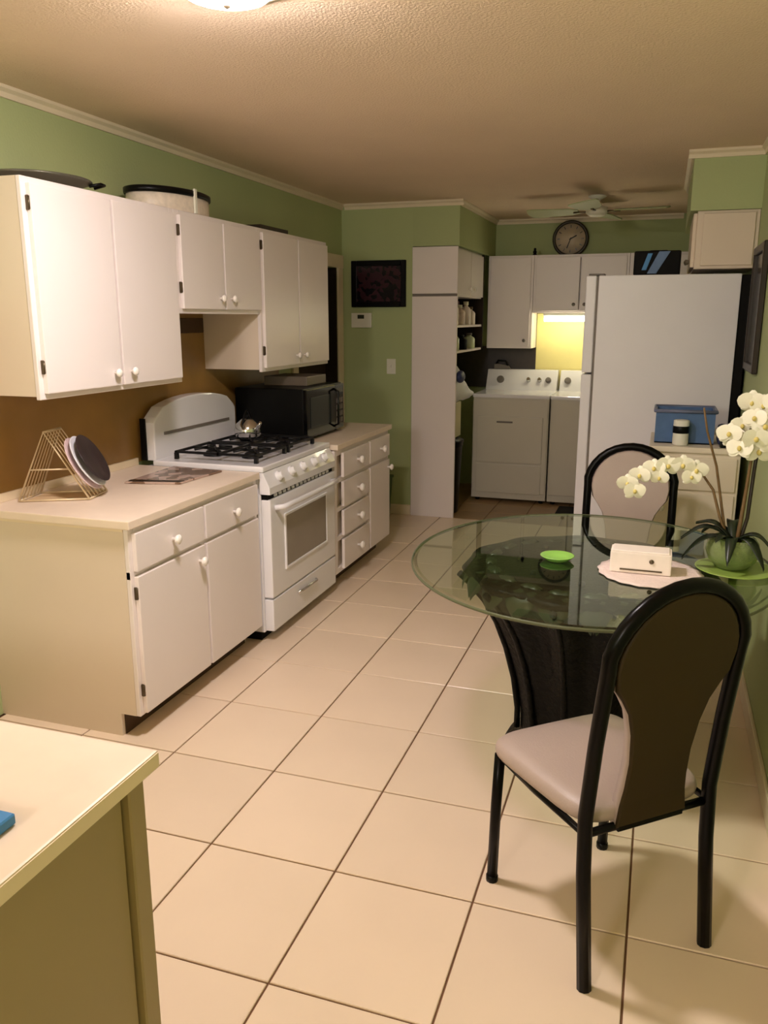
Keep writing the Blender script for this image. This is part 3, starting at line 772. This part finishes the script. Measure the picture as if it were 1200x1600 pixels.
# picture on the right wall
off = Vector((XR-.001, 4.6, 1.64))
t = thing('picture_frame', 'dark wood picture at the right edge on the right wall', 'picture', off)
b = B(off); ya, yb, za, zb = 4.36, 4.86, 1.335, 1.955
b.box(XR-.028, XR-.002, ya, ya+.04, za, zb, .004).box(XR-.028, XR-.002, yb-.04, yb, za, zb, .004)
b.box(XR-.028, XR-.002, ya+.04, yb-.04, za, za+.04, .004).box(XR-.028, XR-.002, ya+.04, yb-.04, zb-.04, zb, .004)
b.build('frame', 'dark_wood', t)
B(off).box(XR-.012, XR-.003, ya+.04, yb-.04, za+.04, zb-.04).build('print', 'print_dark', t)

# ================================================================ CART BY THE RIGHT WALL
off = Vector((.20, 4.57, 0)); CX0, CX1, CY0, CY1, CZ = -.03, .415, 4.30, 4.84, .975
t = thing('storage_cart', 'cream storage cart in front of the refrigerator by the right wall', 'cart', off)
B(off).box(CX0+.015, CX1-.015, CY0+.015, CY1-.01, .07, CZ-.028, .003).build('body', 'cart_white', t)
B(off).box(CX0, CX1, CY0, CY1, CZ-.028, CZ, .006, 2).build('top', 'cart_white', t)
b1 = B(off).box(CX0+.03, CX1-.03, CY0+.003, CY0+.016, .76, CZ-.05, .004, 2).build('drawer', 'cart_white', t)
B(off).lathe([(.007, .0), (.015, .014), (.011, .022), (0, .024)], ((CX0+CX1)/2, CY0+.004, .85), 12, axis='y').build('knob', 'knob_white', b1)
b1 = B(off).box(CX0+.03, CX1-.03, CY0+.003, CY0+.016, .09, .74, .004, 2).build('door', 'cart_white', t)
B(off).lathe([(.007, .0), (.015, .014), (.011, .022), (0, .024)], (CX0+.08, CY0+.004, .66), 12, axis='y').build('knob', 'knob_white', b1)
for x in (CX0+.05, CX1-.05):
    for y in (CY0+.06, CY1-.06):
        B(off).tube([(x-.012, y, .034), (x+.012, y, .034)], .033, 14).build('caster', 'black', t)
        B(off).box(x-.018, x+.018, y-.018, y+.018, .062, .072).build('caster_plate', 'chrome', t)
off = Vector((.13, 4.50, CZ))
t = thing('storage_box', 'open blue-grey storage box standing on the cream cart', 'box', off)
b = B(off); bx0, bx1, by0, by1, bz0, bz1 = -.01, .275, 4.42, 4.66, CZ+.001, CZ+.165
b.box(bx0, bx1, by0, by0+.006, bz0, bz1).box(bx0, bx1, by1-.006, by1, bz0, bz1).box(bx0, bx0+.006, by0+.006, by1-.006, bz0, bz1).box(bx1-.006, bx1, by0+.006, by1-.006, bz0, bz1).box(bx0, bx1, by0, by1, bz0, bz0+.006)
b.build('body', 'blue', t)
b = B(off); b.tube([(bx0-.006, by0-.006, bz1), (bx1+.006, by0-.006, bz1), (bx1+.006, by1+.006, bz1), (bx0-.006, by1+.006, bz1)], .009, 8, closed=True); b.build('rim', mat('blue_grey', (104, 112, 138), .4), t)
off = Vector((.115, 4.37, CZ))
t = thing('coffee_jar', 'white jar with black band in front of the blue box', 'jar', off)
B(off).lathe([(.036, CZ+.001), (.038, CZ+.006), (.038, CZ+.125), (.03, CZ+.128), (0, CZ+.129)], (.115, 4.37, 0), 24).build('body', 'plastic_white', t)
B(off).lathe([(.039, CZ+.062), (.040, CZ+.064), (.040, CZ+.096), (.039, CZ+.098)], (.115, 4.37, 0), 24).build('band', 'black', t)
off = Vector((.345, 4.45, CZ))
t = thing('pouch', 'dark blue zip pouch at the right end of the cart', 'pouch', off)
b = B(off); b.box(.292, .395, 4.40, 4.52, CZ+.001, CZ+.10, .03, 4); b.build('body', 'blue_dark', t)
B(off).tube([(.305, 4.46, CZ+.101), (.385, 4.46, CZ+.101)], .004, 6).build('zip', 'chrome', t)
o = B((.35, 4.36, CZ)).box(.30, .39, 4.325, 4.385, CZ+.001, CZ+.055, .006, 2).build('phone_case', 'black'); tag(o, 'small black box before the dark blue pouch', 'box')

# ================================================================ DINING TABLE
TC = Vector((-.20, 2.90, 0)); TA, TB, TZ = .625, .70, .762
off = TC.copy()
t = thing('dining_table', 'oval glass dining table on a black leaf-capped pedestal', 'table', off)
N_ = 96
b = B(off)
b.lathe([(.97, TZ-.012), (.995, TZ-.011), (1.0, TZ-.006), (.995, TZ-.001), (.97, TZ)], (TC.x, TC.y, 0), N_, sx=TA, sy=TB)
gt = b.build('glass_top', 'table_glass', t)
b = B(off)
b.lathe([(.9955, TZ-.0115), (1.002, TZ-.009), (1.003, TZ-.005), (1.0015, TZ-.001), (.9975, TZ+.0003), (.9955, TZ-.004)], (TC.x, TC.y, 0), N_, sx=TA, sy=TB)
bmesh.ops.delete(b.bm, geom=[f for f in b.bm.faces if len(f.verts) > 10], context='FACES_ONLY')
b.build('polished_edge', 'glass_edge', gt)
nf = 11
def flute(a, h):
    s = max(0, min(1, (h-.08)/.5))
    return 1+.075*math.cos(a*nf)*(s if h < .70 else .3)
prof = [(.27, 0), (.275, .02), (.262, .045), (.235, .06), (.215, .10), (.215, .18), (.232, .30), (.262, .42), (.298, .52), (.34, .60), (.39, .665), (.43, .705), (.44, .722), (.43, .732), (.38, .736), (0, .736)]
pd = B(off).lathe(prof, (TC.x, TC.y, 0), 132, mod=flute).build('pedestal', 'ped', t)
# relief ribs
for k in range(nf):
    a = 2*PI*k/nf; ps = []; rs = []
    for (r, h) in prof[4:12]:
        ps.append((TC.x+(r*1.07)*math.cos(a), TC.y+(r*1.07)*math.sin(a), h)); rs.append(.012)
    B(off).tube(ps, rs, 6).build('rib', 'ped', pd)
for k in range(8):
    B(off).lathe([(.012, .735), (.012, .7495), (0, .7495)], (TC.x+.24*math.cos(k*PI/4), TC.y+.24*math.sin(k*PI/4), 0), 12).build('glass_pad', 'black', pd)
# curled acanthus leaves round the rim
def leaf_mesh(sc):
    b = B(); n = 9; L_ = []
    for i in range(n+1):
        s = i/n
        wd = .062*math.sin(PI*min(1, s*.86+.12))**.8*(1+.22*math.cos(s*26))
        y = -.01+.10*s; z = .02*math.sin(PI*s)-.055*s*s
        if s > .75: y -= .05*(s-.75); z -= .02*(s-.75)
        L_.append([(-wd, y, z-.010), (-wd*.45, y, z+.004), (0, y, z-.004), (wd*.45, y, z+.004), (wd, y, z-.010)])
    for th in (0, -.006):
        pass
    top = [[b.bm.verts.new((x*sc, y*sc, z*sc)) for x, y, z in r] for r in L_]
    bot = [[b.bm.verts.new((x*sc, y*sc, z*sc-.006)) for x, y, z in r] for r in L_]
    for i in range(n):
        for j in range(4):
            f = b.bm.faces.new((top[i][j], top[i][j+1], top[i+1][j+1], top[i+1][j])); f.smooth = True
            f = b.bm.faces.new((bot[i][j+1], bot[i][j], bot[i+1][j], bot[i+1][j+1])); f.smooth = True
        b.bm.faces.new((top[i][0], top[i+1][0], bot[i+1][0], bot[i][0])); b.bm.faces.new((top[i+1][4], top[i][4], bot[i][4], bot[i+1][4]))
    b.bm.faces.new([*top[0][::-1], *bot[0]]); b.bm.faces.new([*top[-1], *bot[-1][::-1]])
    return b
lf0 = None
for ring, (cnt, rr, zz, sc) in enumerate(((22, .375, .724, 1.0), (20, .33, .738, .62))):
    for k in range(cnt):
        a = 2*PI*(k+.5*ring)/cnt
        if lf0 is None or (ring == 1 and k == 0):
            o = leaf_mesh(sc).build('acanthus_leaf', 'ped_leaf', pd); lf0 = o
        else:
            o = lf0.copy(); COL.objects.link(o); o.parent = pd
        o.location = (rr*math.cos(a), rr*math.sin(a), zz)
        o.rotation_euler = (random.uniform(-.1, .1), 0, a-PI/2+random.uniform(-.08, .08))

ZT = TZ+.001
# things on the table
off = Vector((-.303, 2.84, ZT))
t = thing('dish', 'small round lime-green dish on the glass table', 'dish', off)
B(off).lathe([(.035, ZT), (.04, ZT+.002), (.058, ZT+.016), (.060, ZT+.018), (.057, ZT+.019), (.040, ZT+.006), (0, ZT+.005)], (-.303, 2.845, 0), 36).build('bowl', 'dish_green', t)
o = B((.01, 2.80, ZT)).lathe([(.150, ZT), (.168, ZT+.002), (.170, ZT+.004), (.150, ZT+.006), (.10, ZT+.005), (0, ZT+.005)], (.012, 2.795, 0), 72, sx=1.0, sy=1.05, mod=lambda a, h: 1+.018*math.cos(a*18)).build('placemat', 'lace')
tag(o, 'round white lace placemat under the napkin box', 'placemat')
zb = ZT+.0065; off = Vector((-.02, 2.80, zb))
t = thing('napkin_box', 'white patterned napkin box on the lace placemat', 'box', off)
B(off).box(-.118, .078, 2.745, 2.835, zb, zb+.072, .006, 2).build('body', 'napkin', t)
B(off).box(-.112, .072, 2.748, 2.832, zb+.0705, zb+.076, .003).build('lid', 'napkin', t)
B(off).box(-.085, .05, 2.7425, 2.746, zb+.010, zb+.015).build('trim_line', 'hinge', t)
b = B(off); b.ball((.015, 2.743, zb+.045), .008, .004, .008); b.build('rosette', 'hinge', t)
# green plate and glass bowl planter
px, py = .275, 2.955
off = Vector((px, 2.9, ZT))
o = B((px-.0, 2.90, ZT)).lathe([(.07, ZT), (.08, ZT+.001), (.125, ZT+.009), (.128, ZT+.011), (.124, ZT+.012), (.08, ZT+.005), (0, ZT+.004)], (.285, 2.905, 0), 48).build('plate', mat('plate_green', (150, 176, 84), .3))
tag(o, 'wide lime-green plate under the glass bowl', 'plate')
zb = ZT+.0055; off = Vector((px, 2.95, zb))
t = thing('orchid_bowl', 'round green glass bowl planted with the white orchid', 'bowl', off)
prof = [(.045, zb), (.055, zb+.004), (.078, zb+.03), (.088, zb+.06), (.082, zb+.088), (.07, zb+.105), (.066, zb+.105), (.078, zb+.086), (.083, zb+.06), (.074, zb+.033), (.05, zb+.01), (0, zb+.008)]
B(off).lathe(prof, (px, 2.93, 0), 40).build('glass', 'bowl_glass', t)
B(off).lathe([(.045, zb+.012), (.068, zb+.034), (.076, zb+.06), (.070, zb+.08), (0, zb+.088)], (px, 2.93, 0), 28).build('moss', mat('moss', (132, 150, 82), .9, var=.3, scale=40, bump=.8, bscale=90), t)
# orchid: leaves, stems, blossoms
oz = zb+.085; ox, oy = px, 2.935; off = Vector((ox, oy, oz))
t = thing('orchid', 'white artificial orchid with dark strap leaves on the table', 'plant', off)
def strap(a, ln, rise, droop, wd):
    b = B(off); n = 12; R_ = []
    for i in range(n+1):
        s = i/n; r = ln*s; z = oz+rise*math.sin(min(1, s*1.25)*PI*.55)-droop*s**2.2
        w_ = wd*math.sin(PI*(.08+.90*s))**.7
        p = Vector((ox+r*math.cos(a), oy+r*math.sin(a), z)); q = Vector((-math.sin(a), math.cos(a), 0))
        R_.append([b.bm.verts.new(p-q*w_+Vector((0, 0, .006))), b.bm.verts.new(p), b.bm.verts.new(p+q*w_+Vector((0, 0, .006))), b.bm.verts.new(p-Vector((0, 0, .004)))])
    for i in range(n):
        for j in range(4):
            f = b.bm.faces.new((R_[i][j], R_[i][(j+1) % 4], R_[i+1][(j+1) % 4], R_[i+1][j])); f.smooth = True
    b.bm.faces.new(R_[0]); b.bm.faces.new(R_[-1][::-1])
    return b.build('leaf', 'leaf_dark', t)
for (dg, ln, rise, droop, wd) in ((185, .17, .075, .07, .021), (205, .18, .05, .10, .020), (160, .13, .07, .02, .020), (-15, .13, .06, .08, .020), (-50, .14, .05, .11, .021), (90, .14, .07, .03, .022), (-100, .14, .055, .10, .019), (130, .15, .06, .06, .02), (235, .11, .04, .02, .018)):
    strap(math.radians(dg), ln, rise, droop, wd)
from_px = {}
st1 = [(ox-.02, oy, oz-.01), (.235, 3.0, .95), (.205, 3.02, 1.10), (.165, 3.02, 1.22), (.148, 3.02, 1.30)]
B(off).tube(st1, [.005, .005, .0045, .004, .0035], 8).build('stake', 'stem', t)
st2 = [(ox+.01, oy, oz-.01), (.296, 2.98, .92), (.305, 2.99, 1.04), (.312, 3.0, 1.15), (.30, 3.02, 1.235)]
B(off).tube(st2, [.007, .007, .006, .005, .004], 8).build('stem', 'stem', t)
st4 = [(ox+.018, oy+.004, oz-.01), (.318, 3.0, .93), (.325, 3.01, 1.10), (.33, 3.01, 1.2)]
B(off).tube(st4, .0065, 8).build('stake', 'dark_wood', t)
st3 = [(ox-.01, oy, oz-.01), (.228, 2.98, .93), (.20, 3.0, 1.02), (.15, 3.02, 1.085), (.08, 3.03, 1.105), (0, 3.02, 1.085), (-.06, 3.0, 1.045), (-.085, 2.99, 1.01)]
B(off).tube(st3, [.005, .005, .0045, .004, .004, .0035, .003, .002], 8).build('stem', 'stem', t)
def petal_geo(b, c, n, up, ln, wd, ang, cup):
    q = n.cross(up).normalized(); d = (up*math.cos(ang)+q*math.sin(ang)).normalized(); s_ = n.cross(d).normalized()
    k = 6; R_ = []
    for i in range(k+1):
        s = i/k; w_ = wd*math.sin(PI*(.10+.86*s))**.65
        p = c+d*ln*s+n*(cup*s*s)
        R_.append([b.bm.verts.new(p-s_*w_), b.bm.verts.new(p+n*.004), b.bm.verts.new(p+s_*w_)])
    for i in range(k):
        for j in range(2):
            f = b.bm.faces.new((R_[i][j], R_[i][j+1], R_[i+1][j+1], R_[i+1][j])); f.smooth = True
def blossom(c, n, sc=1.0):
    c = Vector(c); n = Vector(n).normalized(); up = Vector((0, 0, 1)); up = (up-n*up.dot(n)).normalized()
    b = B(off)
    for dg, ln, wd in ((0, .042, .017), (125, .042, .016), (-125, .042, .016)):
        petal_geo(b, c-n*.002, n, up, ln*sc, wd*sc, math.radians(dg), -.006)
    for dg in (72, -72): petal_geo(b, c+n*.001, n, up, .047*sc, .029*sc, math.radians(dg), .006)
    o = b.build('blossom', 'petal', t)
    b = B(off); b.ball(c+n*.009, .008*sc, .008*sc, .010*sc, 8, 6); b.build('lip', 'petal_core', o)
random.seed(3)
for c in ((.235, 3.00, 1.215), (.275, 3.03, 1.24), (.31, 3.0, 1.27), (.27, 2.98, 1.17), (.315, 2.97, 1.205), (.345, 2.99, 1.245), (.335, 3.03, 1.31), (.37, 3.0, 1.325), (.30, 3.04, 1.32), (.375, 3.01, 1.27), (.365, 2.98, 1.19), (.33, 2.99, 1.16), (.385, 3.02, 1.225), (.25, 3.02, 1.20)):
    blossom(c, (random.uniform(-.5, .3), -1, random.uniform(-.2, .35)), random.uniform(.85, 1.05))
for c in ((-.085, 2.97, 1.03), (-.045, 2.975, 1.06), (0, 2.985, 1.085), (.045, 2.99, 1.095), (.095, 3.0, 1.10), (-.06, 2.96, 1.005), (.14, 3.0, 1.085), (.02, 2.98, 1.055), (.125, 2.99, 1.06)):
    blossom(c, (random.uniform(-.5, .3), -1, random.uniform(-.3, .2)), random.uniform(.72, .92))

# ================================================================ DINING CHAIRS
def dining_chair(label, loc, rz, fabric_back):
    t = thing('dining_chair', label, 'chair', loc, 'metal dining chairs', rz)
    W = .190; R = .0185
    # back frame: one bent tube, rear legs and arch
    yz = [(0.0, 0.0), (.030, .30), (.036, .45), (.015, .65), (-.012, .84)]
    left = [(-W, y, z) for y, z in yz]
    arch = []
    for k in range(1, 16):
        a = PI-PI*k/16
        arch.append((W*math.cos(a)*1.03, -.012-.028*math.sin(a), .84+.185*math.sin(a)))
    right = [(W, y, z) for y, z in reversed(yz)]
    B().tube(left+arch+right, R, 10).build('back_frame', 'chair_metal', t)
    # padded splat: wide round top, narrow waist, stem
    def outline(s=1.0):
        P_ = []
        zs = [(.40, .108), (.46, .100), (.51, .094), (.58, .092), (.66, .102), (.72, .120), (.76, .145), (.79, .168)]
        for z, w_ in zs: P_.append((w_*s, z))
        for k in range(0, 9):
            a = PI*k/8*.5
            P_.append(((W-.012)*math.cos(a)*s, .84+.172*math.sin(a)))
        return P_
    def ylean(z):
        if z < .45: return .036
        if z < .84: return .036-(z-.45)/.39*.048
        return -.012-(z-.84)/.185*.028
    pr = outline()
    full = pr+[(-x, z) for x, z in reversed(pr[:-1])]
    def slab(dy0, dy1, sc, name, m, par):
        b = B(); cz = .75
        A = [b.bm.verts.new((x*sc, ylean(z)+dy0, cz+(z-cz)*(.5+.5*sc))) for x, z in full]
        C_ = [b.bm.verts.new((x*(sc-.06), ylean(z)+dy1, cz+(z-cz)*(.5+.5*(sc-.06)))) for x, z in full]
        n = len(full)
        # triangulated bridging between mirrored vertices keeps the lean smooth
        def fill(V, flip):
            h = len(pr)
            for i in range(h-2):
                q = (V[i], V[i+1], V[n-2-i], V[n-1-i]) if i < h-2 else None
                b.bm.faces.new(q[::-1] if flip else q)
            q = (V[h-2], V[h-1], V[n-1-(h-2)])
            b.bm.faces.new(q[::-1] if flip else q)
        fill(A, True); fill(C_, False)
        for k in range(n): 
            f = b.bm.faces.new((A[k], A[(k+1) % n], C_[(k+1) % n], C_[k])); f.smooth = True
        return b.build(name, m, par)
    slab(-.006, .024, 1.0, 'backrest', 'chair_fabric', t)
    o = slab(-.0065, -.014, 1.0, 'backrest_cover', 'chair_back', t); o['label'] = 'dark olive back cover'
    # seat frame
    zs = .405
    sf_ = [(-W, .036, zs), (-W-.002, .24, zs), (-W, .425, zs), (W, .425, zs), (W+.002, .24, zs), (W, .036, zs)]
    B().tube(sf_, .011, 8, closed=True).build('seat_frame', 'chair_metal', t)
    b = B(); b.box(-.10, .10, .024, .046, .392, .418, .003); b.build('splat_bracket', 'chair_metal', t)
    for sx in (-1, 1):
        B().tube([(sx*W, .425, zs+.005), (sx*(W+.003), .432, .25), (sx*(W+.006), .436, 0)], .0155, 10).build('leg', 'chair_metal', t)
        B().lathe([(.0175, 0), (.0175, .018), (.0155, .019)], (sx*(W+.006), .436, 0), 10).build('foot_cap', 'black', t)
    # seat cushion (rounded trapezoid, domed)
    b = B(); n = 44; rings = []
    def sup(k, s):
        a = 2*PI*k/n; c_, s_ = math.cos(a), math.sin(a); e = .34
        x = math.copysign(abs(c_)**e, c_); y = math.copysign(abs(s_)**e, s_)
        wx = .208+.014*y
        return (x*wx*s, .250+y*.214*s)
    for (s, z) in ((.955, .414), (.99, .420), (1.0, .434), (.985, .448), (.94, .458), (.80, .465), (.5, .470), (.2, .472)):
        rings.append([b.bm.verts.new((*sup(k, s), z)) for k in range(n)])
    for i in range(len(rings)-1):
        for k in range(n):
            f = b.bm.faces.new((rings[i][k], rings[i][(k+1) % n], rings[i+1][(k+1) % n], rings[i+1][k])); f.smooth = True
    b.bm.faces.new(rings[0][::-1]); f = b.bm.faces.new(rings[-1]); f.smooth = True
    b.build('seat', 'chair_fabric', t)
    return t
dining_chair('black metal dining chair in the foreground with its back to the camera', (.073, 1.878, 0), math.radians(41.3), True)
dining_chair('black metal dining chair with tan backrest beyond the glass table', (-.098, 3.86, 0), math.radians(180), False)

# ================================================================ DOME LAMP ON THE CEILING
LX, LY = -1.14, 2.12; off = Vector((LX, LY, ZC))
t = thing('ceiling_light', 'round ceiling dome light at the top edge of the photo', 'lamp', off)
B(off).lathe([(.175, ZC-.0005), (.185, ZC-.006), (.185, ZC-.022), (.16, ZC-.026)], (LX, LY, 0), 48).build('base_ring', 'trim_paint', t)
B(off).lathe([(.135, ZC-.024), (.132, ZC-.036), (.11, ZC-.056), (.065, ZC-.07), (.0, ZC-.076)], (LX, LY, 0), 48).build('glass_dome', 'lamp_glass', t)
B(off).lathe([(.008, ZC-.076), (.010, ZC-.084), (0, ZC-.09)], (LX, LY, 0), 12).build('finial', 'hinge', t)
bpy.context.view_layer.update()
